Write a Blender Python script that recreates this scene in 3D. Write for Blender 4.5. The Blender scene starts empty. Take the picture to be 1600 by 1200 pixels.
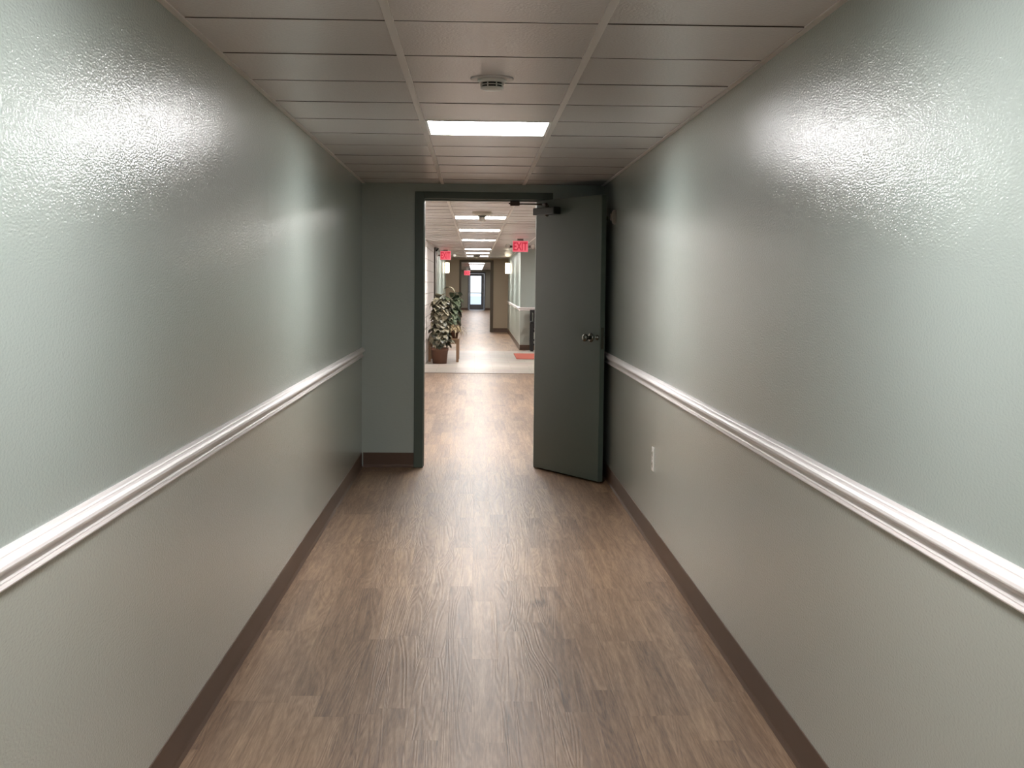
import bpy, bmesh, math, random
from mathutils import Vector, Matrix
random.seed(7)
C = bpy.context.scene.collection

# ------------------------------------------------------------------ helpers
class MB:
    """collects shapes and links them as one mesh object"""
    def __init__(s): s.v = []; s.f = []; s.sm = []
    def add(s, vs, fs, smooth=False):
        o = len(s.v); s.v += [tuple(v) for v in vs]
        s.f += [tuple(i + o for i in f) for f in fs]; s.sm += [smooth] * len(fs)
    def box(s, x0, x1, y0, y1, z0, z1, M=None):
        vs = [Vector(p) for p in ((x0,y0,z0),(x1,y0,z0),(x1,y1,z0),(x0,y1,z0),(x0,y0,z1),(x1,y0,z1),(x1,y1,z1),(x0,y1,z1))]
        if M: vs = [M @ v for v in vs]
        s.add(vs, [(0,3,2,1),(4,5,6,7),(0,1,5,4),(1,2,6,5),(2,3,7,6),(3,0,4,7)])
    def rbox(s, x0, x1, y0, y1, z0, z1, b=.004, M=None, seg=2):
        bm = bmesh.new()
        bmesh.ops.create_cube(bm, size=1)
        for v in bm.verts:
            v.co = Vector(((x0+x1)/2 + v.co.x*(x1-x0), (y0+y1)/2 + v.co.y*(y1-y0), (z0+z1)/2 + v.co.z*(z1-z0)))
        bmesh.ops.bevel(bm, geom=list(bm.edges), offset=b, segments=seg, affect='EDGES', profile=.5)
        bm.verts.index_update()
        vs = [(M @ v.co) if M else v.co.copy() for v in bm.verts]
        s.add(vs, [tuple(v.index for v in f.verts) for f in bm.faces]); bm.free()
    def lathe(s, prof, n=28, M=None, smooth=True):
        """prof: (radius, height) pairs about the z axis"""
        vs = []; fs = []
        for r, h in prof:
            for k in range(n):
                a = 2*math.pi*k/n; vs.append(Vector((r*math.cos(a), r*math.sin(a), h)))
        for i in range(len(prof)-1):
            for k in range(n):
                k2 = (k+1) % n
                fs.append((i*n+k, i*n+k2, (i+1)*n+k2, (i+1)*n+k))
        if prof[0][0] > 1e-5: fs.append(tuple(range(n-1, -1, -1)))
        if prof[-1][0] > 1e-5: fs.append(tuple((len(prof)-1)*n + k for k in range(n)))
        if M: vs = [M @ v for v in vs]
        s.add(vs, fs, smooth)
    def tube(s, pts, r, n=10):
        pts = [Vector(p) for p in pts]; rs = r if isinstance(r, (list, tuple)) else [r]*len(pts)
        vs = []; fs = []
        for i, p in enumerate(pts):
            t = (pts[min(i+1, len(pts)-1)] - pts[max(i-1, 0)]).normalized()
            a = t.cross(Vector((0,0,1)) if abs(t.z) < .9 else Vector((1,0,0))).normalized(); b = t.cross(a)
            for k in range(n):
                q = 2*math.pi*k/n; vs.append(p + (a*math.cos(q) + b*math.sin(q))*rs[i])
        for i in range(len(pts)-1):
            for k in range(n):
                k2 = (k+1) % n; fs.append((i*n+k, i*n+k2, (i+1)*n+k2, (i+1)*n+k))
        fs.append(tuple(range(n-1, -1, -1))); fs.append(tuple((len(pts)-1)*n+k for k in range(n)))
        s.add(vs, fs, True)
    def extrude_profile(s, prof, p0, p1, out):
        """prof: (distance out of the wall, z); swept from p0 to p1 (x,y); out = unit vector out of the wall"""
        n = len(prof); vs = []
        for p in (p0, p1):
            for d, z in prof: vs.append((p[0] + out[0]*d, p[1] + out[1]*d, z))
        fs = [(i, i+1, n+i+1, n+i) for i in range(n-1)] + [(n-1, 0, n, 2*n-1)]
        s.add(vs, fs + [tuple(range(n-1, -1, -1)), tuple(range(n, 2*n))])
    def build(s, name, mat, parent=None, loc=(0,0,0), rotz=0):
        me = bpy.data.meshes.new(name); me.from_pydata(s.v, [], s.f); me.update()
        me.polygons.foreach_set('use_smooth', s.sm)
        bm = bmesh.new(); bm.from_mesh(me); bmesh.ops.recalc_face_normals(bm, faces=bm.faces); bm.to_mesh(me); bm.free()
        if mat: me.materials.append(mat)
        o = bpy.data.objects.new(name, me); C.objects.link(o)
        o.location = loc; o.rotation_euler = (0, 0, rotz)
        if parent: o.parent = parent
        return o

def tag(o, label, cat, group=None, kind=None):
    o['label'] = label; o['category'] = cat
    if group: o['group'] = group
    if kind: o['kind'] = kind
    return o
def thing(name, label, cat, loc=(0,0,0), rotz=0, group=None, kind=None):
    o = bpy.data.objects.new(name, None); C.objects.link(o); o.empty_display_size = .1
    o.location = loc; o.rotation_euler = (0, 0, rotz)
    return tag(o, label, cat, group, kind)
def struct(o, label, cat): return tag(o, label, cat, None, 'structure')
def copy_thing(root, loc, label):
    r = root.copy(); C.objects.link(r); r.location = loc; r['label'] = label
    for ch in root.children:
        c = ch.copy(); C.objects.link(c); c.parent = r
        for g in ch.children:
            d = g.copy(); C.objects.link(d); d.parent = c
    return r
def text_mesh(txt, size, extrude, bold=.0):
    cu = bpy.data.curves.new('lettering', 'FONT'); cu.body = txt; cu.size = size; cu.extrude = extrude; cu.offset = bold
    cu.align_x = 'CENTER'; cu.align_y = 'CENTER'
    o = bpy.data.objects.new('lettering', cu); C.objects.link(o)
    bpy.context.view_layer.update()
    me = bpy.data.meshes.new_from_object(o.evaluated_get(bpy.context.evaluated_depsgraph_get()))
    bpy.data.objects.remove(o)
    return me

# ------------------------------------------------------------------ materials
def srgb(r, g, b):
    f = lambda c: (c/255/12.92) if c/255 <= .04045 else ((c/255+.055)/1.055)**2.4
    return (f(r), f(g), f(b), 1)
class NT:
    def __init__(s, name):
        s.m = bpy.data.materials.new(name); s.m.use_nodes = True; s.t = s.m.node_tree; s.n = s.t.nodes
        s.b = s.n['Principled BSDF']
    def node(s, typ, **kw):
        n = s.n.new(typ)
        for k, v in kw.items():
            if k.startswith('i_'): n.inputs[k[2:].replace('_', ' ')].default_value = v
            else: setattr(n, k, v)
        return n
    def link(s, a, b): s.t.links.new(a, b)
    def math(s, op, a, b=None):
        n = s.n.new('ShaderNodeMath'); n.operation = op
        for i, x in enumerate((a, b)):
            if x is None: continue
            if isinstance(x, (int, float)): n.inputs[i].default_value = x
            else: s.link(x, n.inputs[i])
        return n.outputs[0]
def mat(name, col, rough=.5, metal=0, spec=.5, bump=0, scale=100, detail=2, var=0, vscale=3, dist=.002, emit=None, estr=0):
    t = NT(name); b = t.b
    b.inputs['Base Color'].default_value = col; b.inputs['Roughness'].default_value = rough
    b.inputs['Metallic'].default_value = metal; b.inputs['Specular IOR Level'].default_value = spec
    co = t.node('ShaderNodeTexCoord')
    if bump:
        nz = t.node('ShaderNodeTexNoise', i_Scale=scale, i_Detail=detail)
        t.link(co.outputs['Object'], nz.inputs['Vector'])
        bp = t.node('ShaderNodeBump', i_Strength=bump, i_Distance=dist)
        t.link(nz.outputs['Fac'], bp.inputs['Height']); t.link(bp.outputs['Normal'], b.inputs['Normal'])
    if var:
        nz = t.node('ShaderNodeTexNoise', i_Scale=vscale, i_Detail=3)
        t.link(co.outputs['Object'], nz.inputs['Vector'])
        mx = t.node('ShaderNodeMix', data_type='RGBA')
        mx.inputs['A'].default_value = [c*(1-var) for c in col[:3]] + [1]
        mx.inputs['B'].default_value = [min(1, c*(1+var)) for c in col[:3]] + [1]
        t.link(nz.outputs['Fac'], mx.inputs['Factor']); t.link(mx.outputs['Result'], b.inputs['Base Color'])
    if emit:
        b.inputs['Emission Color'].default_value = emit; b.inputs['Emission Strength'].default_value = estr
    return t.m

def wood_floor(name, pw, pl, dark, mid, light, rough=.34):
    t = NT(name); b = t.b
    co = t.node('ShaderNodeTexCoord'); sp = t.node('ShaderNodeSeparateXYZ'); t.link(co.outputs['Object'], sp.inputs[0])
    X, Y = sp.outputs[0], sp.outputs[1]
    col = t.math('FLOOR', t.math('DIVIDE', X, pw))
    wn = t.node('ShaderNodeTexWhiteNoise', noise_dimensions='1D'); t.link(col, wn.inputs['W'])
    yo = t.math('ADD', Y, t.math('MULTIPLY', wn.outputs['Value'], 7.3))
    row = t.math('FLOOR', t.math('DIVIDE', yo, pl))
    cb = t.node('ShaderNodeCombineXYZ'); t.link(col, cb.inputs[0]); t.link(row, cb.inputs[1])
    w2 = t.node('ShaderNodeTexWhiteNoise', noise_dimensions='2D'); t.link(cb.outputs[0], w2.inputs['Vector'])
    # grain: stretched noise, offset for every plank
    gx = t.math('ADD', t.math('MULTIPLY', X, 1), t.math('MULTIPLY', w2.outputs['Value'], 13.7))
    gy = t.math('MULTIPLY', Y, .05)
    gv = t.node('ShaderNodeCombineXYZ'); t.link(gx, gv.inputs[0]); t.link(gy, gv.inputs[1]); t.link(t.math('MULTIPLY', w2.outputs['Value'], 5.1), gv.inputs[2])
    n1 = t.node('ShaderNodeTexNoise', i_Scale=42, i_Detail=5, i_Roughness=.66, i_Distortion=.25); t.link(gv.outputs[0], n1.inputs['Vector'])
    n2 = t.node('ShaderNodeTexNoise', i_Scale=9, i_Detail=2, i_Distortion=.6); t.link(gv.outputs[0], n2.inputs['Vector'])
    rings = t.math('SINE', t.math('MULTIPLY', n2.outputs['Fac'], 120))         # cathedral grain lines
    fine = t.node('ShaderNodeTexNoise', i_Scale=260, i_Detail=2); 
    fv = t.node('ShaderNodeCombineXYZ'); t.link(X, fv.inputs[0]); t.link(t.math('MULTIPLY', Y, .05), fv.inputs[1]); t.link(fv.outputs[0], fine.inputs['Vector'])
    g = t.math('ADD', t.math('MULTIPLY', n1.outputs['Fac'], .62), t.math('MULTIPLY', rings, .04))
    g = t.math('ADD', g, t.math('MULTIPLY', fine.outputs['Fac'], .36))
    g = t.math('ADD', g, t.math('MULTIPLY', t.math('SUBTRACT', w2.outputs['Value'], .5), .15))
    rp = t.node('ShaderNodeValToRGB'); t.link(g, rp.inputs[0])
    e = rp.color_ramp.elements; e[0].position = .24; e[0].color = dark; e[1].position = .72; e[1].color = light
    m_ = rp.color_ramp.elements.new(.46); m_.color = mid
    # a few dark knots
    kv = t.node('ShaderNodeCombineXYZ'); t.link(t.math('MULTIPLY', X, 2.6), kv.inputs[0]); t.link(t.math('MULTIPLY', Y, 1.0), kv.inputs[1])
    vo = t.node('ShaderNodeTexVoronoi', i_Scale=1.0); t.link(kv.outputs[0], vo.inputs['Vector'])
    sc = t.node('ShaderNodeSeparateColor'); t.link(vo.outputs['Color'], sc.inputs[0])
    kd = t.math('ADD', vo.outputs['Distance'], t.math('MULTIPLY', t.math('SUBTRACT', n1.outputs['Fac'], .5), .12))
    knot = t.math('MULTIPLY', t.math('MAXIMUM', t.math('SUBTRACT', 1, t.math('MULTIPLY', kd, 9)), 0), t.math('GREATER_THAN', sc.outputs[0], .5))
    g = t.math('SUBTRACT', g, t.math('MULTIPLY', knot, .30)); t.link(g, rp.inputs[0])
    # seams
    fx = t.math('FRACT', t.math('DIVIDE', X, pw)); fy = t.math('FRACT', t.math('DIVIDE', yo, pl))
    sx = t.math('LESS_THAN', t.math('MINIMUM', fx, t.math('SUBTRACT', 1, fx)), .006)
    sy = t.math('LESS_THAN', t.math('MINIMUM', fy, t.math('SUBTRACT', 1, fy)), .0008)
    seam = t.math('MAXIMUM', sx, sy)
    mx = t.node('ShaderNodeMix', data_type='RGBA'); t.link(t.math('MULTIPLY', seam, .35), mx.inputs['Factor'])
    t.link(rp.outputs['Color'], mx.inputs['A']); mx.inputs['B'].default_value = dark
    t.link(mx.outputs['Result'], b.inputs['Base Color'])
    b.inputs['Roughness'].default_value = rough
    bp = t.node('ShaderNodeBump', i_Strength=.5, i_Distance=.0005)
    h = t.math('ADD', t.math('MULTIPLY', rings, .5), t.math('MULTIPLY', n1.outputs['Fac'], 1.2))
    h = t.math('SUBTRACT', h, t.math('MULTIPLY', seam, .8))
    t.link(h, bp.inputs['Height']); t.link(bp.outputs['Normal'], b.inputs['Normal'])
    return t.m

def tile_floor(name):
    t = NT(name); b = t.b
    co = t.node('ShaderNodeTexCoord')
    br = t.node('ShaderNodeTexBrick', offset=.5, i_Scale=1, i_Mortar_Size=.004, i_Brick_Width=.61, i_Row_Height=.305)
    t.link(co.outputs['Object'], br.inputs['Vector'])
    br.inputs['Color1'].default_value = srgb(186, 176, 166); br.inputs['Color2'].default_value = srgb(172, 161, 150); br.inputs['Mortar'].default_value = srgb(140, 130, 120)
    nz = t.node('ShaderNodeTexNoise', i_Scale=3, i_Detail=4); t.link(co.outputs['Object'], nz.inputs['Vector'])
    mx = t.node('ShaderNodeMix', data_type='RGBA', blend_type='MULTIPLY'); mx.inputs['Factor'].default_value = .25
    t.link(br.outputs['Color'], mx.inputs['A']); t.link(nz.outputs['Color'], mx.inputs['B'])
    t.link(mx.outputs['Result'], b.inputs['Base Color']); b.inputs['Roughness'].default_value = .42
    return t.m

def block_wall(name):
    """white painted concrete block"""
    t = NT(name); b = t.b
    co = t.node('ShaderNodeTexCoord'); sp = t.node('ShaderNodeSeparateXYZ'); t.link(co.outputs['Object'], sp.inputs[0])
    cb = t.node('ShaderNodeCombineXYZ'); t.link(sp.outputs[1], cb.inputs[0]); t.link(sp.outputs[2], cb.inputs[1])
    br = t.node('ShaderNodeTexBrick', offset=.5, i_Scale=1, i_Mortar_Size=.008, i_Mortar_Smooth=.4, i_Brick_Width=.405, i_Row_Height=.203)
    t.link(cb.outputs[0], br.inputs['Vector'])
    br.inputs['Color1'].default_value = srgb(238, 230, 226); br.inputs['Color2'].default_value = srgb(232, 224, 220); br.inputs['Mortar'].default_value = srgb(196, 186, 182)
    t.link(br.outputs['Color'], b.inputs['Base Color']); b.inputs['Roughness'].default_value = .55
    bp = t.node('ShaderNodeBump', i_Strength=.8, i_Distance=.006, invert=True); t.link(br.outputs['Fac'], bp.inputs['Height'])
    t.link(bp.outputs['Normal'], b.inputs['Normal'])
    return t.m

def paint(name, col, rough=.36, bump=.3, scale=150, lower=None, dist=.003, coat=False):
    """eggshell wall paint with a rolled orange-peel surface"""
    t = NT(name); b = t.b
    b.inputs['Base Color'].default_value = col; b.inputs['Roughness'].default_value = rough
    co = t.node('ShaderNodeTexCoord')
    nz = t.node('ShaderNodeTexNoise', i_Scale=scale, i_Detail=2, i_Roughness=.5)
    mp = t.node('ShaderNodeMapping'); mp.inputs['Scale'].default_value = (.4, .4, 1)      # roller marks run along the wall
    t.link(co.outputs['Object'], mp.inputs['Vector']); t.link(mp.outputs['Vector'], nz.inputs['Vector'])
    bp = t.node('ShaderNodeBump', i_Strength=bump, i_Distance=dist)
    t.link(nz.outputs['Fac'], bp.inputs['Height'])
    if coat:                                     # glossy film that carries the orange peel
        b.inputs['Roughness'].default_value = .5; b.inputs['Specular IOR Level'].default_value = .15
        b.inputs['Coat Weight'].default_value = 1; b.inputs['Coat Roughness'].default_value = rough; b.inputs['Coat IOR'].default_value = 1.52
        t.link(bp.outputs['Normal'], b.inputs['Coat Normal'])
    else: t.link(bp.outputs['Normal'], b.inputs['Normal'])
    if lower:                                   # a second colour below the chair rail
        sp = t.node('ShaderNodeSeparateXYZ'); t.link(co.outputs['Object'], sp.inputs[0])
        mx = t.node('ShaderNodeMix', data_type='RGBA'); t.link(t.math('LESS_THAN', sp.outputs[2], .875), mx.inputs['Factor'])
        mx.inputs['A'].default_value = col; mx.inputs['B'].default_value = lower
        t.link(mx.outputs['Result'], b.inputs['Base Color'])
    return t.m

def leaf_mat(name, dark, pale, edge):
    t = NT(name); b = t.b
    co = t.node('ShaderNodeTexCoord')
    nz = t.node('ShaderNodeTexNoise', i_Scale=9, i_Detail=4, i_Distortion=.5); t.link(co.outputs['Object'], nz.inputs['Vector'])
    rp = t.node('ShaderNodeValToRGB'); t.link(nz.outputs['Fac'], rp.inputs[0])
    e = rp.color_ramp.elements; e[0].position = edge[0]; e[0].color = dark; e[1].position = edge[1]; e[1].color = pale
    t.link(rp.outputs['Color'], b.inputs['Base Color']); b.inputs['Roughness'].default_value = .45
    return t.m

def glow(name, col, s):
    t = NT(name); b = t.b
    b.inputs['Base Color'].default_value = (.8, .8, .8, 1); b.inputs['Roughness'].default_value = .4
    b.inputs['Emission Color'].default_value = col; b.inputs['Emission Strength'].default_value = s
    return t.m

L_NEAR, L_FAR = 35, 50
M = dict(
    mint=paint('mint_wall_paint', srgb(170, 180, 174), .125, .66, 190, srgb(174, 178, 169), .0022, True),
    minthall=paint('mint_hall_paint', srgb(170, 180, 174), .34, .2, 135, srgb(174, 178, 169)),
    mintend=paint('mint_end_wall_paint', srgb(172, 181, 175), .3, .3, 125),
    beige=paint('beige_wall_paint', srgb(168, 150, 128), .45, .15),
    taupe=paint('grey_beige_wall_paint', srgb(150, 146, 132), .4, .15),
    sage=mat('dark_sage_door_paint', srgb(80, 91, 82), .42, bump=.08, scale=60),
    ceil=mat('ceiling_tile', srgb(213, 206, 204), .27, bump=.6, scale=110, detail=3, dist=.0025),
    tileedge=mat('tile_seam_shade', srgb(84, 74, 68), .85),  # dark tone stands for the shade in the ceiling seams
    tbar=mat('white_metal_grid', srgb(214, 207, 203), .45),
    plenum=mat('dark_plenum', srgb(40, 36, 34), .9),
    rail=mat('white_trim_paint', srgb(236, 229, 227), .32, bump=.05, scale=40),
    base=mat('brown_vinyl_base', srgb(88, 64, 48), .45, bump=.05, scale=50),
    wood=wood_floor('wood_plank_vinyl', .102, .92, srgb(80, 57, 40), srgb(133, 104, 80), srgb(178, 148, 119), .40),
    tile=tile_floor('pale_floor_tile'),
    block=block_wall('white_painted_block'),
    strip=mat('bronze_strip', srgb(110, 92, 82), .4, .3),
    steel=mat('satin_steel', srgb(126, 126, 118), .24, 1),
    bronze=mat('dark_bronze_metal', srgb(70, 58, 48), .4, .7),
    closer=mat('dark_green_grey_metal', srgb(46, 48, 43), .4, .3),
    white=mat('white_plastic', srgb(232, 228, 222), .4),
    cream=mat('cream_plastic', srgb(196, 188, 176), .45),
    black=mat('black_plastic', srgb(18, 17, 16), .5),
    greyp=mat('grey_plastic', srgb(120, 114, 106), .5),
    darktrim=mat('dark_taupe_trim', srgb(92, 84, 76), .5),
    brownframe=mat('dark_brown_frame', srgb(82, 68, 52), .5),
    greyframe=mat('blue_grey_frame', srgb(92, 94, 98), .45),
    lampglass=glow('white_light_diffuser', (1, .985, .985, 1), L_NEAR),
    lampfar=glow('bright_light_diffuser', (1, .97, .94, 1), L_FAR),
    lampfill=glow('fill_light_diffuser', (1, .97, .95, 1), 16),
    lampdim=glow('soft_light_diffuser', (1, .97, .96, 1), 9),
    sconce=glow('warm_glass_shade', (1, .83, .58, 1), 9),
    terracotta=mat('brown_clay_pot', srgb(106, 74, 58), .7, var=.15, vscale=12),
    soil=mat('potting_soil', srgb(52, 40, 30), .95, bump=.6, scale=60),
    oak=mat('oak_wood', srgb(126, 96, 70), .5, var=.2, vscale=14),
    blackwood=mat('black_wood', srgb(12, 11, 11), .55),
    mat_red=mat('red_brown_mat', srgb(186, 92, 72), .9, bump=.5, scale=300, var=.12, vscale=20),
    leaf_pale=leaf_mat('variegated_leaf', srgb(46, 48, 30), srgb(176, 166, 142), (.40, .68)),
    leaf_green=leaf_mat('green_leaf', srgb(54, 72, 52), srgb(128, 138, 112), (.32, .7)),
    leaf_tan=leaf_mat('tan_striped_leaf', srgb(96, 84, 52), srgb(206, 184, 146), (.36, .56)),
    stem=mat('brown_stem', srgb(84, 72, 46), .7),
    exitface=glow('lit_pink_exit_face', srgb(232, 108, 122), .85),
    exitred=glow('lit_red_letters', srgb(190, 22, 48), .8),
    snow=mat('pale_ground', srgb(205, 214, 226), .9),
)
def glass_mat():
    t = NT('clear_glass'); t.n.remove(t.b); out = t.n['Material Output']
    tr = t.node('ShaderNodeBsdfTransparent'); tr.inputs[0].default_value = (.93, .96, .98, 1)
    gl = t.node('ShaderNodeBsdfGlossy', i_Roughness=.03); fr = t.node('ShaderNodeFresnel', i_IOR=1.45)
    mx = t.node('ShaderNodeMixShader'); t.link(fr.outputs[0], mx.inputs[0]); t.link(tr.outputs[0], mx.inputs[1]); t.link(gl.outputs[0], mx.inputs[2])
    t.link(mx.outputs[0], out.inputs[0]); return t.m
M['glass'] = glass_mat()
for n_ in ('exitface', 'exitred'): M[n_].node_tree.nodes['Principled BSDF'].inputs['Base Color'].default_value = srgb(150, 30, 45)

# ------------------------------------------------------------------ measures (metres; camera above the origin, looking along +y)
XL, XR, H = -.8525, .961, 2.143
T1, T2 = -.2508, .359
Y0 = -4.0                       # closed end behind the camera
YD = 10.2085                    # wall with the open door
YS, YT = 21.07, 28.30           # tile floor of the lobby
YB, YP = 27.90, 28.75           # end of the block wall, wall facing us on the right of the lobby
YE = 39.57                      # beige end wall
YX = 72.5                       # glazed exit door
XB = 4.2                        # far right side of the lobby

# ------------------------------------------------------------------ floors
def slab(name, m, x0, x1, y0, y1, z0, z1, label, cat):
    b = MB(); b.box(x0, x1, y0, y1, z0, z1); return struct(b.build(name, m), label, cat)
slab('floor', M['wood'], XL-.12, XR+.12, Y0-.1, YS, -.1, 0, 'brown wood plank floor running down the near corridor through the open door', 'floor')
b = MB(); b.box(XL-.12, XB+.12, YS, YT, -.1, 0); b.box(XR+.12, XB+.12, YT, YP+.12, -.1, 0); b.box(XR+.12, XB+.12, YS-.1, YS, -.1, 0)
struct(b.build('floor_lobby', M['tile']), 'pale tile floor crossing the lobby between the two wood floors', 'floor')
slab('floor_hall', M['wood'], XL-.12, XR+.12, YT, YX+.2, -.1, 0, 'brown plank floor of the far hall beyond the pale tiles', 'floor')
b = MB(); b.extrude_profile([(0,0),(.004,.006),(.035,.006),(.04,0)], (XL, YS-.02), (XR, YS-.02), (0, 1))
struct(b.build('trim_1', M['strip']), 'thin dark threshold strip between wood planks and pale lobby tile', 'trim')

# ------------------------------------------------------------------ walls
slab('wall_left', M['mint'], XL-.12, XL, Y0, YD+.15, 0, H+.2, 'glossy mint green left wall of the near corridor', 'wall')
slab('wall_right', M['mint'], XR, XR+.12, Y0, YD+.15, 0, H+.2, 'glossy mint green right wall of the near corridor, outlet on it', 'wall')
slab('wall_rear', M['mint'], XL-.12, XR+.12, Y0-.12, Y0, 0, H+.2, 'mint green closing wall at the start of the corridor', 'wall')
slab('wall_left_lobby', M['block'], XL-.12, XL, YD+.15, YB, 0, H+.2, 'white painted concrete block wall behind the potted plants', 'wall')
slab('wall_left_hall', M['minthall'], XL-.12, XL, YB, YE, 0, H+.2, 'mint green left wall of the far hall with the sconce on it', 'wall')
slab('wall_right_middle', M['minthall'], XR, XR+.12, YD+.15, YS-.1, 0, H+.2, 'mint green right wall hidden behind the open door', 'wall')
slab('wall_lobby_front', M['minthall'], XR, XB, YS-.1, YS, 0, H+.2, 'mint green front wall of the lobby side area', 'wall')
slab('wall_lobby_right', M['minthall'], XB, XB+.12, YS-.1, YP+.12, 0, H+.2, 'mint green side wall of the lobby area', 'wall')
slab('wall_lobby_back', M['minthall'], XR+.12, XB, YP, YP+.12, 0, H+.2, 'pale mint wall facing the camera behind the black armchair', 'wall')
slab('wall_right_hall', M['minthall'], XR, XR+.12, YP, YE, 0, H+.2, 'mint green right wall of the far hall with white chair rail', 'wall')
slab('wall_left_passage', M['taupe'], XL-.12, XL, YE, YX+.2, 0, H+.2, 'grey beige left wall leading to the glazed exit door', 'wall')
slab('wall_right_passage', M['taupe'], XR, XR+.12, YE, YX+.2, 0, H+.2, 'grey beige right wall leading to the glazed exit door', 'wall')
# wall with the open door
JL, JR = -.387, .510            # clear opening of the frame's front rabbet
b = MB(); b.box(XL, JL-.03, YD, YD+.15, 0, H+.2); b.box(JR+.03, XR, YD, YD+.15, 0, H+.2); b.box(JL-.03, JR+.03, YD, YD+.15, 2.06, H+.2)
struct(b.build('wall_end', M['mintend']), 'mint green end wall around the open dark door', 'wall')
b = MB()
for x0, x1 in ((JL-.069, JL), (JR, JR+.069)):
    b.rbox(x0, x1, YD-.014, YD+.001, 0, 2.032+.053, .003)
b.rbox(JL, JR, YD-.014, YD+.001, 2.032, 2.032+.053, .003)
b.box(JL-.03, JL, YD, YD+.17, 0, 2.06); b.box(JR, JR+.03, YD, YD+.17, 0, 2.06); b.box(JL, JR, YD, YD+.17, 2.032, 2.06)
b.box(.459, JR, YD+.06, YD+.15, 0, 2.032); b.box(JL, JL+.004, YD+.06, YD+.15, 0, 2.032); b.box(JL, JR, YD+.06, YD+.15, 2.022, 2.032)
fr = struct(b.build('trim_2', M['sage']), 'dark sage steel frame around the open door', 'door frame')
b = MB(); b.rbox(JL-.001, JL+.0015, YD+.008, YD+.04, .965, 1.075, .0006); b.build('strike_plate', M['bronze'], fr)
# beige end wall and its doorway
DL, DR = -.408, .442
b = MB(); b.box(XL, DL-.03, YE, YE+.15, 0, H+.2); b.box(DR+.03, XR, YE, YE+.15, 0, H+.2); b.box(DL-.03, DR+.03, YE, YE+.15, 2.06, H+.2)
struct(b.build('wall_end_hall', M['beige']), 'beige brown end wall between the two lit sconces', 'wall')
b = MB()
for x0, x1 in ((DL-.06, DL), (DR, DR+.09)): b.rbox(x0, x1, YE-.02, YE, 0, 2.095, .004)
b.rbox(DL, DR, YE-.02, YE, 2.03, 2.095, .004)
b.box(DL-.03, DL, YE, YE+.17, 0, 2.06); b.box(DR, DR+.03, YE, YE+.17, 0, 2.06); b.box(DL, DR, YE, YE+.17, 2.03, 2.06)
struct(b.build('trim_3', M['brownframe']), 'dark brown frame around the open doorway in the beige wall', 'door frame')
# wall with the glazed exit door
EL, ER, ET = -.37, .53, 2.04
b = MB(); b.box(XL, EL-.02, YX, YX+.15, 0, H+.2); b.box(ER+.02, XR, YX, YX+.15, 0, H+.2); b.box(EL-.02, ER+.02, YX, YX+.15, ET, H+.2)
struct(b.build('wall_exit', M['taupe']), 'grey beige wall around the glazed exit door', 'wall')
b = MB(); b.box(EL-.02, EL+.05, YX-.02, YX+.12, 0, ET); b.box(ER-.05, ER+.02, YX-.02, YX+.12, 0, ET); b.box(EL+.05, ER-.05, YX-.02, YX+.12, ET-.09, ET)
struct(b.build('trim_4', M['greyframe']), 'blue grey metal frame around the glazed exit door', 'door frame')
d2 = MB(); x0, x1, zt = EL+.055, ER-.055, ET-.095
gx0, gx1, gz0, gz1 = -.25, .325, .30, 1.825
d2.box(x0, gx0, YX+.03, YX+.075, .012, zt); d2.box(gx1, x1, YX+.03, YX+.075, .012, zt)
d2.box(gx0, gx1, YX+.03, YX+.075, .012, gz0); d2.box(gx0, gx1, YX+.03, YX+.075, gz1, zt)
do = struct(d2.build('door_2', M['greyframe']), 'blue grey glazed exit door bright with daylight at the far end', 'door')
b = MB(); b.box(gx0, gx1, YX+.05, YX+.056, gz0, gz1); b.build('glass_pane', M['glass'], do)
b = MB(); b.rbox(x0+.02, x1-.02, YX-.045, YX-.01, .89, .93, .006)
b.box(x0+.03, x0+.08, YX-.012, YX+.03, .89, .93); b.box(x1-.08, x1-.03, YX-.012, YX+.03, .89, .93); b.build('push_bar', M['steel'], do)
b = MB(); b.box(-30, 30, YX+.2, YX+90, -.4, -.1)
struct(b.build('ground_outside', M['snow']), 'pale ground outside the glazed exit door', 'ground')

# ------------------------------------------------------------------ chair rails and base boards
RZ = [(0,.9119),(.005,.911),(.012,.907),(.0145,.904),(.015,.9015),(.020,.898),(.0255,.892),(.0275,.886),(.0268,.8825),(.022,.8795),(.0125,.877),(.0075,.871),(.0062,.864),(.0075,.857),(.0105,.8535),(.0105,.8515),(.0075,.8505),(.0150,.8490),(.0165,.8455),(.0150,.842),(.0095,.840),(.007,.8385),(0,.8374)]
BZ = [(0,.112),(.0025,.1115),(.0035,.109),(.0035,.022),(.005,.012),(.010,.004),(.012,0),(0,0)]
def run(name, prof, m, p0, p1, out, label, cat):
    b = MB(); b.extrude_profile(prof, p0, p1, out); o = b.build(name, m); return struct(o, label, cat)
run('trim_5', RZ, M['rail'], (XL, Y0), (XL, YD-.002), (1,0), 'white moulded chair rail along the near left wall', 'chair rail')
run('trim_6', RZ, M['rail'], (XR, Y0), (XR, YD-.002), (-1,0), 'white moulded chair rail along the near right wall', 'chair rail')
run('trim_7', RZ, M['rail'], (XR, YP), (XB, YP), (0,-1), 'white chair rail on the lobby wall behind the black armchair', 'chair rail')
run('trim_8', RZ, M['rail'], (XR, YP-.022), (XR, YE), (-1,0), 'white chair rail on the right wall of the far hall', 'chair rail')
run('trim_9', RZ, M['rail'], (XL, YB+1.4), (XL, YE), (1,0), 'white chair rail on the left wall behind the plants', 'chair rail')
run('baseboard_left', BZ, M['base'], (XL, Y0), (XL, YD-.001), (1,0), 'brown baseboard along the near left wall', 'baseboard')
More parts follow.
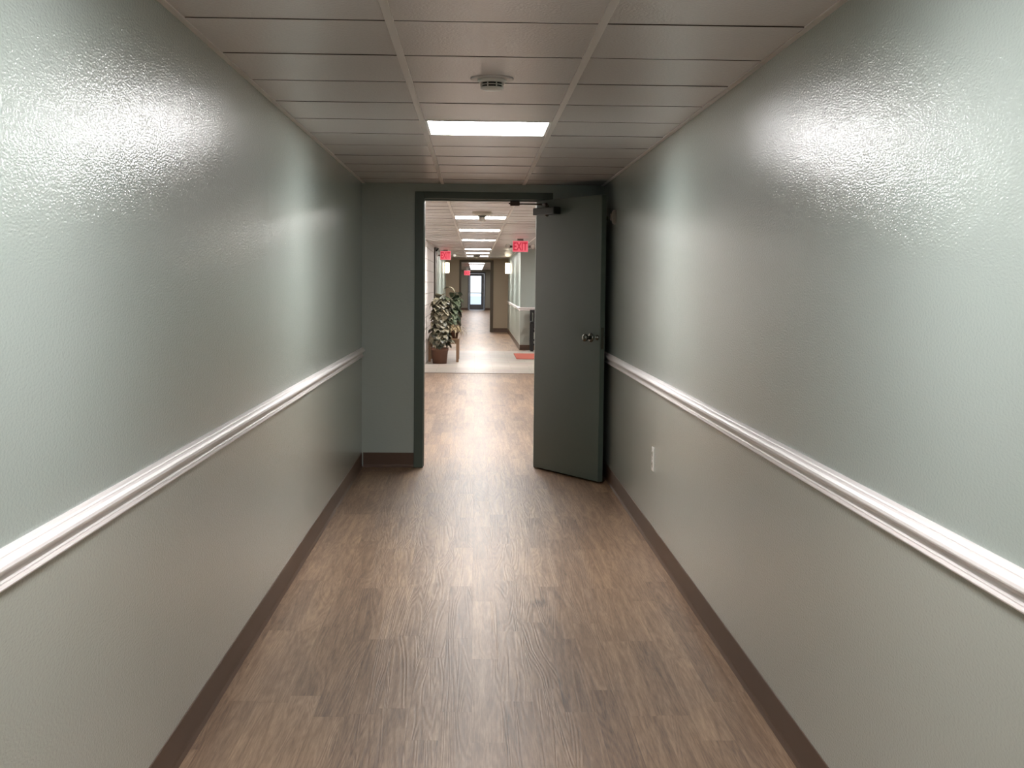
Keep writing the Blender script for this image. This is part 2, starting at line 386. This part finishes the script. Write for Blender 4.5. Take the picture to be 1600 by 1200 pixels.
run('baseboard_right', BZ, M['base'], (XR, Y0), (XR, YD-.001), (-1,0), 'brown baseboard along the near right wall', 'baseboard')
run('baseboard_end', BZ, M['base'], (XL+.012, YD), (JL-.07, YD), (0,-1), 'brown baseboard left of the open door', 'baseboard')
run('baseboard_lobby', BZ, M['base'], (XR, YP), (XB, YP), (0,-1), 'brown baseboard under the black armchair wall', 'baseboard')
run('baseboard_right_hall', BZ, M['base'], (XR, YP-.012), (XR, YE), (-1,0), 'brown baseboard along the right wall of the far hall', 'baseboard')
run('baseboard_left_hall', BZ, M['base'], (XL, YB+1.4), (XL, YE), (1,0), 'brown baseboard along the left wall of the far hall', 'baseboard')
run('baseboard_end_hall', BZ, M['base'], (DR+.092, YE), (XR-.012, YE), (0,-1), 'brown baseboard on the beige wall right of the doorway', 'baseboard')
run('baseboard_exit_left', BZ, M['base'], (XL, YX), (EL-.022, YX), (0,-1), 'dark baseboard left of the glazed exit door', 'baseboard')
run('baseboard_exit_right', BZ, M['base'], (ER+.022, YX), (XR, YX), (0,-1), 'dark baseboard right of the glazed exit door', 'baseboard')
# dark upright trim at the end of the block wall
b = MB(); b.rbox(XL, XL+.03, YB+.02, YB+1.35, 0, H-.004, .004)
struct(b.build('trim_10', M['darktrim']), 'dark upright trim at the far end of the white block wall', 'trim')

# ------------------------------------------------------------------ ceilings
PD, PY = .5853, 3.9235
def tile_mb(b, x0, x1, y0, y1, gx0, gx1, g=.0026, ch=.0006):
    """one ceiling tile with a chamfered lower edge, a touch uneven in its grid"""
    x0 += gx0; x1 -= gx1; y0 += g; y1 -= g
    n_, f_ = H - .0002 + random.uniform(0, .0010), H + .0016 + random.uniform(0, .0014)
    z = [n_, n_ + random.uniform(-.0004, .0004), f_, f_]
    lo = [(x0,y0+ch,z[0]),(x1,y0+ch,z[1]),(x1,y1-ch,z[2]),(x0,y1-ch,z[3])]
    up = [(x0,y0,z[0]+ch),(x1,y0,z[1]+ch),(x1,y1,z[2]+ch),(x0,y1,z[3]+ch)]
    tp = [(x,y,H+.03) for x, y, _ in up]
    b.add(lo+up+tp, [(3,2,1,0),(0,1,5,4),(1,2,6,5),(2,3,7,6),(3,0,4,7),(4,5,9,8),(5,6,10,9),(6,7,11,10),(7,4,8,11)])
def ceiling(name, ya, yb, start, pitch, lights, label, cols, angle=.02, ends=False):
    top = MB(); top.box(cols[0]-.12, cols[-1]+.12, ya-.05, yb+.05, H+.035, H+.13)
    root = struct(top.build(name, M['plenum']), label, 'ceiling')
    b = MB(); y = start
    while y > ya: y -= pitch
    while y < yb:
        a, c = max(y, ya), min(y+pitch, yb)
        if c - a > .02:
            for i in range(len(cols)-1):
                if any(lx0-.05 < (cols[i]+cols[i+1])/2 < lx1+.05 and ly0 < (a+c)/2 < ly1 for lx0, lx1, ly0, ly1 in lights): continue
                tile_mb(b, cols[i], cols[i+1], a, c, .002 if i else .004, .002 if i < len(cols)-2 else .004)
        y += pitch
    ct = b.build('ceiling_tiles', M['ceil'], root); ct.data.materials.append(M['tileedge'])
    for p in ct.data.polygons:                   # seam shade painted onto the tile edge faces
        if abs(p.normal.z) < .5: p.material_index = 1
    g = MB()
    for x in cols[1:-1]: g.rbox(x-.0122, x+.0122, ya, yb, H-.003, H+.03, .0008)
    g.box(cols[0], cols[0]+angle, ya, yb, H-.0025, H+.02); g.box(cols[-1]-angle, cols[-1], ya, yb, H-.0025, H+.02)
    if ends: g.box(cols[0], cols[-1], yb-.022, yb, H-.0026, H+.02)
    g.build('ceiling_grid', M['tbar'], root)
    return root
# light fixtures: (centre y, length) in the middle column
near = [PY + 4.5*PD, PY + 4.5*PD - 7*PD, PY + 4.5*PD - 13*PD]
P2 = .605
far = [15.3 + P2*k for k in (-6, 0, 6, 13, 23, 29, 35)]
cols = [XL, T1, T2, XR]
xw0, xw1 = T1 + .0122, T2 - .0122
ceiling('ceiling', Y0, YD, PY, PD, [(T1, T2, y-PD/2, y+PD/2) for y in near], 'grey white tiled ceiling of the near corridor', cols)
ceiling('ceiling_middle', YD+.17, YE, 15.3-P2/2, P2, [(T1, T2, y-P2/2, y+P2/2) for y in far], 'tiled ceiling of the hall beyond the open door', cols, ends=True)
sidefill = [(2.19, 2.8, 22.95+P2*.5-P2/2, 22.95+P2*.5+P2/2), (2.19, 2.8, 26.58+P2*.5-P2/2, 26.58+P2*.5+P2/2)]  # unseen panels added to light the lobby from its side area
ceiling('ceiling_lobby', YS, YP, 22.95, P2, sidefill, 'tiled ceiling over the lobby side area', [XR+.0, XR+.62, XR+1.23, XR+1.84, XR+2.45, XB], .001)
passage_fill = [YE + 2.4, YE + 6.0, YE + 9.6]  # hidden panels added to brighten the floor past the brown doorway
passage = [YE + 14.6 + 1.83*k for k in range(10)]
ceiling('ceiling_passage', YE+.17, YX, YE+14.6-.605, .61, [(T1, T2, y-.61, y+.61) for y in passage + passage_fill], 'tiled ceiling leading to the glazed exit door', cols)

def light_panel(label, x0, x1, yc, ln, group='recessed ceiling light panels', lamp='lampglass'):
    t = thing('ceiling_light', label, 'ceiling light', ((x0+x1)/2, yc, H), 0, group)
    w, l = (x1-x0)/2 - .001, ln/2 - .002
    f = MB()
    for s in (-1, 1): f.box(min(s*w, s*(w-.012)), max(s*w, s*(w-.012)), -l, l, -.002, .03)
    f.box(-w+.012, w-.012, -l, -l+.010, -.002, .03); f.box(-w+.012, w-.012, l-.010, l, -.002, .03)
    f.build('frame', M['white'], t)
    d = MB(); d.box(-w+.012, w-.012, -l+.010, l-.010, .002, .028); d.build('diffuser', M[lamp], t)
    return t
names = ['bright square ceiling light panel hanging flush just before the open door', 'ceiling light panel directly above the camera', 'ceiling light panel behind the camera']
nl = light_panel(names[0], xw0, xw1, near[0], PD)
for n_, y in zip(names[1:], near[1:]): copy_thing(nl, (nl.location.x, y, H), n_)
fn = ['ceiling light panel just past the door head, out of sight', 'first light panel seen through the doorway, alarm dome in front of it', 'second light panel seen through the doorway', 'third light panel seen through the doorway',
      'fourth light panel seen through the doorway', 'fifth light panel seen through the doorway', 'sixth and last light panel before the beige wall, smoke detector in front of it']
fl = light_panel(fn[0], xw0, xw1, far[0], P2, lamp='lampfar')
for n_, y in zip(fn[1:], far[1:]): copy_thing(fl, (fl.location.x, y, H), n_)
for (x0, x1, y0, y1), w in zip(sidefill, ('front', 'back')):
    light_panel('added fill light panel over the unseen lobby side area, nearer its %s wall' % w, x0, x1, (y0+y1)/2, P2, lamp='lampfar')
pn = ['first', 'second', 'third', 'fourth', 'fifth', 'sixth', 'seventh', 'eighth', 'ninth', 'tenth']
pl = light_panel('long light panel beyond the brown doorway, first of ten in the row', xw0, xw1, passage[0], 1.22, 'light panels beyond the brown doorway', 'lampdim')
for n_, y in list(zip(pn, passage))[1:]:
    copy_thing(pl, (pl.location.x, y, H), 'long light panel beyond the brown doorway, %s of ten in the row' % n_)

for w_, y in zip(('first', 'second', 'third'), passage_fill):
    light_panel('added fill light panel just inside the brown doorway, %s one, hidden by its head' % w_, xw0, xw1, y, 1.22, 'light panels beyond the brown doorway', 'lampfill')
# ------------------------------------------------------------------ the open door
HX, HY, FX, FY = .4584, 10.2085, .877, 9.4247
ang = math.atan2(FY-HY, FX-HX); DLEN = math.hypot(FX-HX, FY-HY)
# leaf frame: local x from hinge to free edge, local -y ... towards the camera side (face at y = 0, thickness behind it)
lf = MB(); lf.rbox(0, DLEN, 0, .040, .012, 2.026, .0025)
leaf = lf.build('door_1', M['sage'], None, (HX, HY, 0), ang)
struct(leaf, 'dark sage painted door standing open against the right wall', 'door')
RX = Matrix.Rotation(math.radians(90), 4, 'X')     # z axis -> -y (out of the face)
def out(x, z, y=0): return Matrix.Translation((x, y, z)) @ RX
kb = MB(); kb.lathe([(.012,.010),(.011,.030),(.014,.036),(.024,.041),(.0275,.050),(.026,.060),(.018,.066),(0,.067)], 24, out(.775, 1.027))
k = kb.build('door_knob', M['steel'], leaf)
b = MB(); b.lathe([(.033,0),(.033,.004),(.029,.010),(.013,.012)], 24, out(.775, 1.027)); b.build('rose', M['steel'], k)
b = MB(); b.lathe([(.019,0),(.019,.004),(.015,.010),(.012,.016),(0,.017)], 20, out(.858, 1.03)); b.build('latch_button', M['steel'], leaf)
RB = Matrix.Translation((.775, .040, 1.027)) @ Matrix.Rotation(math.radians(-90), 4, 'X')
b = MB(); b.lathe([(.033,0),(.031,.008),(.013,.012),(.012,.03),(.024,.041),(.0275,.050),(.026,.060),(0,.067)], 24, RB); b.build('door_knob', M['steel'], leaf)
b = MB(); b.rbox(.85, DLEN+.001, .008, .030, .95, 1.10, .0008)
b.build('latch_plate', M['steel'], leaf)
cl = MB(); cl.rbox(.045, .345, -.062, 0, 1.912, 1.966, .006)
c = cl.build('door_closer', M['closer'], leaf)
b = MB(); b.lathe([(.014,-.04),(.014,.036)], 16, Matrix.Translation((.205, -.034, 1.945))); b.lathe([(.01,-.046),(.01,-.04)], 12, Matrix.Translation((.205, -.034, 1.945)))
b.build('spindle', M['steel'], c)
# arm from the spindle to the shoe under the frame head
ca, sa = math.cos(-ang), math.sin(-ang)
def tolocal(x, y, z): dx, dy = x-HX, y-HY; return (ca*dx - sa*dy, sa*dx + ca*dy, z)
sh = tolocal(.32, YD+.03, 2.002); el = tolocal(.50, YD-.10, 1.994)
b = MB()
b.tube([(.205, -.034, 1.984), (.20, -.036, 1.990), el], .009, 8); b.tube([el, sh], .006, 8)
b.build('closer_arm', M['bronze'], c)
b = MB(); b.rbox(.258, .33, YD+.008, YD+.052, 1.988, 2.021, .004); b.tube([(.265, YD+.03, 2.005), (.248, YD+.03, 2.005)], .006, 8)
b.build('closer_shoe', M['bronze'], fr)
b = MB(); b.lathe([(.024,0),(.024,.010),(.018,.016),(.010,.018),(.010,.03),(.016,.034),(0,.036)], 20, Matrix.Translation((.84, .040, 1.868)) @ Matrix.Rotation(math.radians(-90), 4, 'X')); b.build('hold_open_plate', M['steel'], leaf)
for z in (.25, 1.05, 1.80):
    b = MB(); b.lathe([(.006, z-.05), (.006, z+.05)], 12, Matrix.Translation((-.004, .038, 0))); b.build('hinge', M['bronze'], leaf)

# door holder on the right wall
t = thing('wall_mount_door_holder', 'small grey door holder on the right wall behind the open door', 'door holder', (XR, 9.29, 1.865))
R90 = Matrix.Rotation(math.radians(-90), 4, 'Y')
b = MB(); b.lathe([(.05,0),(.05,.012),(.044,.022),(.030,.028)], 28, R90); b.build('wall_plate', M['greyp'], t)
b = MB(); b.lathe([(.022,.028),(.022,.038),(0,.039)], 20, R90); b.build('magnet', M['greyp'], t)

# ------------------------------------------------------------------ outlet
t = thing('wall_outlet', 'white electrical outlet low on the right wall below the chair rail', 'outlet', (XR, 7.135, .474))
b = MB(); b.rbox(-.006, 0, -.036, .036, -.064, .064, .0025); b.build('cover_plate', M['white'], t)
for z in (-.029, .029):
    b = MB(); b.rbox(-.010, -.005, -.016, .016, z-.014, z+.014, .002); s_ = b.build('socket', M['cream'], t)
    b = MB()
    for y in (-.006, .006): b.box(-.0108, -.0098, y-.001, y+.001, z-.003, z+.007)
    b.box(-.0108, -.0098, -.002, .002, z-.010, z-.006); b.build('slots', M['black'], s_)
b = MB(); b.lathe([(.003,.006),(.003,.0072),(0,.0074)], 10, R90); b.build('screw', M['steel'], t)

# ------------------------------------------------------------------ detectors on the ceiling
DZ = Matrix.Scale(-1, 4, (0,0,1))
t = thing('smoke_detector', 'round off-white smoke detector with dark slots on the near ceiling', 'smoke detector', (.055, 4.97, H+.004))
b = MB(); b.lathe([(.078,0),(.078,.0075),(.074,.009),(.050,.0095)], 40, DZ); b.build('base_plate', M['ceil'], t)
b = MB(); b.lathe([(.052,.009),(.052,.016),(.047,.020),(.044,.0205)], 36, DZ)
b.lathe([(.0445,.0275),(.0445,.0300),(.036,.0300),(.036,.0275),(.0445,.0275)], 36, DZ); b.lathe([(.0425,.0365),(.041,.041),(.033,.046),(0,.047)], 36, DZ)
for k_ in range(8):
    a = 2*math.pi*(k_+.5)/8; b.box(.037, .0445, -.0012, .0012, -.038, -.018, Matrix.Rotation(a, 4, 'Z'))
hs = b.build('housing', M['white'], t)
b = MB(); b.lathe([(.0385,.0205),(.0385,.0380)], 30, DZ); b.build('sensor_screen', M['black'], t)
t = thing('smoke_alarm', 'round ceiling alarm with a clear dome in front of the first light panel', 'alarm', (.065, 14.1, H+.004))
b = MB(); b.lathe([(.10,0),(.10,.018),(.092,.03),(.05,.034),(.045,.044)], 36, DZ); b.build('base_plate', M['cream'], t)
b = MB(); b.lathe([(.044,.040),(.044,.052)], 30, DZ); b.build('collar', M['black'], t)
b = MB(); b.lathe([(.034,.052),(.034,.078),(.027,.096),(.013,.104),(0,.105)], 28, DZ); b.build('dome', M['white'], t)
t = thing('smoke_detector', 'small round detector in front of the last light panel before the beige wall', 'smoke detector', (.035, 35.4, H+.004))
b = MB(); b.lathe([(.10,0),(.10,.02),(.08,.04),(.05,.05)], 32, DZ); b.build('base_plate', M['greyp'], t)
b = MB(); b.lathe([(.04,.05),(.034,.075),(.015,.085),(0,.086)], 24, DZ); b.build('dome', M['cream'], t)

# ------------------------------------------------------------------ exit signs
def exit_sign(label, loc, w, h, heads, drop):
    t = thing('exit_sign', label, 'exit sign', loc, 0, 'red exit signs hung from the ceiling')
    b = MB(); b.rbox(-w/2, w/2, 0, .045, -h/2, h/2, .008); b.build('housing', M['cream'], t)
    b = MB(); b.rbox(-w/2+.006, w/2-.006, -.003, .001, -h/2+.006, h/2-.006, .0012); f = b.build('face_panel', M['exitface'], t)
    me = text_mesh('EXIT', h*.98, .0012, .004); me.materials.append(M['exitred'])
    xs = [v.co.x for v in me.vertices]; s = (w*.86)/(max(xs)-min(xs)); ys = [v.co.y for v in me.vertices]
    sy = h*.70/(max(ys)-min(ys)); cx = (max(xs)+min(xs))/2; cy = (max(ys)+min(ys))/2
    for v in me.vertices: v.co = Vector(((v.co.x-cx)*s, -.0045 - v.co.z, (v.co.y-cy)*sy))
    o = bpy.data.objects.new('lettering', me); C.objects.link(o); o.parent = f
    b = MB(); b.rbox(-.05, .05, 0, .045, h/2, h/2+drop, .002); b.build('mounting_canopy', M['greyp'], t)
    if heads:
        for s in (-1, 1):
            a = MB(); a.rbox(min(s*w/2, s*(w/2+.04)), max(s*w/2, s*(w/2+.04)), .01, .035, -.02, .015, .004)
            a.lathe([(.012,-.02),(.034,-.005),(.038,.03),(.036,.034)], 20, Matrix.Translation((s*(w/2+.075), .02, 0)) @ RX)
            hd = a.build('lamp_head', M['greyp'], t)
            l_ = MB(); l_.lathe([(.035,.0345),(.02,.039),(0,.040)], 20, Matrix.Translation((s*(w/2+.075), .02, 0)) @ RX); l_.build('lens', M['white'], hd)
    return t
exit_sign('red EXIT sign on the ceiling right of the light panels, beside the open door edge', (.735, 22.2, 2.018), .262, .19, True, .028)
exit_sign('red EXIT sign on the ceiling left of the light panels, above the plants', (-.66, 30.0, 2.021), .242, .205, True, .018)
exit_sign('small red EXIT sign beyond the brown doorway, left of the glazed exit door', (-.352, 58, 1.862), .265, .205, False, .176)

# ------------------------------------------------------------------ sconces
def sconce(label, x, s):
    t = thing('wall_sconce', label, 'wall lamp', (x, 37, 1.83), 0, 'lit wall sconces by the beige wall')
    b = MB(); b.rbox(min(0, s*.018), max(0, s*.018), -.05, .05, -.09, .09, .004); b.build('back_plate', M['steel'], t)
    b = MB(); b.lathe([(.052,-.142),(.058,-.135),(.060,-.06),(.060,.06),(.058,.135),(.052,.142)], 28, Matrix.Translation((s*.082, 0, 0))); b.build('glass_shade', M['sconce'], t)
    return t
sconce('glowing wall sconce on the left wall above the plants', XL, 1)
sconce('glowing wall sconce on the right wall before the beige wall', XR, -1)
# small black bracket
t = thing('wall_bracket', 'small black bracket near the ceiling at the end of the white block wall', 'bracket', (XL+.03, 28.1, 2.09))
b = MB(); b.rbox(0, .012, -.02, .02, -.03, .03, .003); b.build('base_plate', M['black'], t)
b = MB(); b.tube([(.010, 0, -.02), (.03, 0, .0), (.055, 0, .035)], [.012, .016, .012], 10); b.build('arm', M['black'], t)

# ------------------------------------------------------------------ plants, bench, mat, armchair
def leaf_blade(b, base, az, el, L, W, droop, fold=.25, n=6):
    """a pointed oval leaf with a folded midrib, drooping along its length"""
    d = Vector((math.cos(az)*math.cos(el), math.sin(az)*math.cos(el), math.sin(el)))
    p = Vector(base); side = Vector((-math.sin(az), math.cos(az), 0)); e = el
    rows = []
    for i in range(n+1):
        u = i/n; w = W * (math.sin(math.pi*min(1, u**.72))**.9) * .5 + .0004
        dd = Vector((math.cos(az)*math.cos(e), math.sin(az)*math.cos(e), math.sin(e))); nn = dd.cross(side)
        if nn.z < 0: nn = -nn
        rows.append((p - side*w + nn*w*fold, p.copy(), p + side*w + nn*w*fold))
        p = p + dd*(L/n); e -= droop/n
    vs = [v for r in rows for v in r]; fs = []
    for i in range(n):
        a = i*3; fs += [(a, a+1, a+4, a+3), (a+1, a+2, a+5, a+4)]
    b.add(vs, fs, True)
def pot(parent, r0, r1, h, m):
    b = MB(); b.lathe([(r0,0),(r0+(r1-r0)*.78,h*.80),(r1,h*.80),(r1+.006,h),(r1-.012,h),(r1-.02,h*.86),(0,h*.86)], 32); p = b.build('pot', m, parent)
    b = MB(); b.lathe([(r1-.022,h*.87),(r1*.5,h*.90),(0,h*.91)], 24); b.build('soil', M['soil'], p)
def bushy(parent, rnd, h0, h1, rad, n, L, W, m, stems=4, lean=(0,0), top=.35, droop=1.5, minx=-9, minz=-9, miny=-9):
    sb = MB(); lb = MB(); st = []
    for k_ in range(stems):
        a = 2*math.pi*k_/stems + rnd.random(); r = rad*.28*rnd.random()
        pts = [(.02*math.cos(a), .02*math.sin(a), h0)]
        for j in range(1, 5):
            u = j/4; pts.append((math.cos(a)*r*u + lean[0]*u, math.sin(a)*r*u + lean[1]*u, h0 + (h1-h0)*u*(.8+.2*(k_ == 0))))
        sb.tube(pts, [.011,.010,.009,.007,.004], 7); st.append(pts)
    sb.build('stem', M['stem'], parent)
    for i in range(n):
        pts = st[i % stems]; u = rnd.random()**.85; f = u*4; j = min(3, int(f)); q = Vector(pts[j]).lerp(Vector(pts[j+1]), f-j)
        az = i*2.39996 + rnd.uniform(-.4, .4); spread = rad*(1 - (1-top)*u)
        l = L*rnd.uniform(.7, 1.15); stalk = max(.02, spread - l*.75)*rnd.uniform(.6, 1.0)
        el = rnd.uniform(-.5, .6) + .3*u
        tip = q + Vector((math.cos(az)*stalk, math.sin(az)*stalk, stalk*.35))
        dz, ww, dr = rnd.uniform(-.3,.3), W*rnd.uniform(.75, 1.2), rnd.uniform(.6, 1)*droop
        tmp = MB(); leaf_blade(tmp, tip, az + dz, el, l, ww, dr)
        if min(v[0] for v in tmp.v) < minx:
            tip = q + Vector((-(tip.x-q.x)*.6, tip.y-q.y, tip.z-q.z)); az = math.pi - az
            tmp = MB(); leaf_blade(tmp, tip, az + dz, el, l, ww, dr)
            if min(v[0] for v in tmp.v) < minx: continue
        if min(v[2] for v in tmp.v) < minz or min(v[1] for v in tmp.v) < miny: continue
        lb.tube([q, (q+tip)/2 + Vector((0,0,.02)), tip], .003, 5)
        lb.add(tmp.v, tmp.f, True)
    return lb.build('foliage', m, parent)
t = thing('potted_plant', 'large pale variegated plant in a brown clay pot on the tile floor', 'plant', (-.610, 23.62, 0))
pot(t, .120, .150, .28, M['terracotta'])
bushy(t, random.Random(3), .25, 1.30, .265, 190, .21, .155, M['leaf_pale'], 5, (.02, 0), .34, 2.1, -.225, .235)
# bench
BX0, BX1, BY0, BY1, BH = -.835, -.275, 24.08, 25.1, .415
t = thing('wooden_bench', 'low oak bench against the block wall behind the clay pot', 'bench', (BX0, BY0, 0))
w_, d_ = BX1-BX0, BY1-BY0
b = MB(); b.rbox(0, w_, 0, d_, BH-.028, BH, .005); b.build('seat', M['oak'], t)
b = MB(); b.box(.05, w_-.05, .02, .04, BH-.09, BH-.028); b.box(.05, w_-.05, d_-.04, d_-.02, BH-.09, BH-.028); b.box(.02, .04, .05, d_-.05, BH-.09, BH-.028); b.box(w_-.04, w_-.02, .05, d_-.05, BH-.09, BH-.028)
b.build('apron', M['oak'], t)
for x, y in ((.01, .01), (w_-.055, .01), (.01, d_-.055), (w_-.055, d_-.055)):
    b = MB(); b.rbox(x, x+.045, y, y+.045, 0, BH-.028, .003); b.build('leg', M['oak'], t)
t = thing('potted_plant', 'dark green broad leaved plant on the bench behind the variegated one', 'plant', (-.465, 24.80, BH))
pot(t, .075, .10, .17, M['terracotta'])
bushy(t, random.Random(11), .15, .84, .19, 110, .22, .16, M['leaf_green'], 4, (.06, 0), .85, 1.9, -.36, .20, -.24)
t = thing('spider_plant', 'trailing tan striped spider plant at the bench corner', 'plant', (-.365, 24.27, BH))
pot(t, .055, .075, .12, M['terracotta'])
lb = MB(); rr = random.Random(5)
for i in range(70):
    az = i*2.39996; l = rr.uniform(.22, .38); e = rr.uniform(.7, 1.35); p = Vector((0,0,.11)); n = 8; wd = rr.uniform(.014, .026)
    side = Vector((-math.sin(az), math.cos(az), 0)); vs = []; fs = []
    for j in range(n+1):
        w = wd*(1-.85*(j/n)**2); vs += [p - side*w/2, p + side*w/2]
        p = p + Vector((math.cos(az)*math.cos(e), math.sin(az)*math.cos(e), math.sin(e)))*(l/n); e -= rr.uniform(.26, .36)
        if p.z < .06: e = max(e, .05)
    for j in range(n): fs.append((2*j, 2*j+1, 2*j+3, 2*j+2))
    lb.add(vs, fs, True)
lb.build('foliage', M['leaf_tan'], t)
# mat
b = MB(); b.rbox(.785, 1.75, 25.2, 27.1, 0, .012, .004)
tag(b.build('floor_mat', M['mat_red']), 'red brown mat on the pale tiles in front of the armchair', 'mat')
# armchair: only its left side shows past the door edge
t = thing('armchair', 'black wooden armchair beside the red mat, half hidden by the open door', 'chair', (1.165, 28.12, 0))
W_, D_ = .56, .52
for x in (0, W_-.05):
    b = MB(); b.rbox(x, x+.062, 0, .055, 0, .58, .008); b.build('leg', M['blackwood'], t)
    b = MB(); b.rbox(x, x+.05, D_-.05, D_, 0, .86, .006); b.build('leg', M['blackwood'], t)
    b = MB(); b.rbox(x-.002, x+.064, -.02, D_-.05, .58, .63, .014); b.build('armrest', M['blackwood'], t)
b = MB(); b.rbox(.05, W_-.05, 0, .05, .545, .60, .006); b.build('front_rail', M['blackwood'], t)
for z in (.24, .15):
    b = MB(); b.rbox(.05, W_-.05, .012, .038, z-.018, z+.018, .005); b.build('stretcher', M['blackwood'], t)
b = MB(); b.rbox(.05, W_-.05, .055, D_-.055, .40, .46, .015); b.build('seat', M['blackwood'], t)
b = MB()
for k_ in range(5): b.rbox(.07+k_*.09, .12+k_*.09, D_-.035, D_-.015, .46, .82, .004)
b.rbox(.05, W_-.05, D_-.045, D_-.005, .80, .86, .006); b.build('backrest', M['blackwood'], t)

# ------------------------------------------------------------------ daylight outside the exit
w = bpy.data.worlds.new('daylight'); bpy.context.scene.world = w; w.use_nodes = True
bg = w.node_tree.nodes['Background']; bg.inputs[0].default_value = (.86, .93, 1, 1); bg.inputs[1].default_value = 1.8

# ------------------------------------------------------------------ camera
F, PITCH, YAW, ROLL = 2107.06, -.0738, .028, .0106
f_ = Vector((math.sin(YAW)*math.cos(PITCH), math.cos(YAW)*math.cos(PITCH), math.sin(PITCH)))
r_ = Vector((math.cos(YAW), -math.sin(YAW), 0)); u_ = r_.cross(f_)
c_, s_ = math.cos(ROLL), math.sin(ROLL)
r2 = r_*c_ + u_*s_; u2 = u_*c_ - r_*s_
cam = bpy.data.cameras.new('camera'); co_ = bpy.data.objects.new('camera', cam); C.objects.link(co_)
Mx = Matrix((r2, u2, -f_)).transposed().to_4x4(); Mx.translation = Vector((0, 0, 1.3976)); co_.matrix_world = Mx
cam.sensor_width = 36; cam.lens = F*36/1600; cam.clip_start = .05; cam.clip_end = 300
S = bpy.context.scene; S.camera = co_
S.view_settings.view_transform = 'Standard'; S.view_settings.look = 'None'; S.view_settings.gamma = 1; S.view_settings.use_curve_mapping = False
S.view_settings.exposure = 0
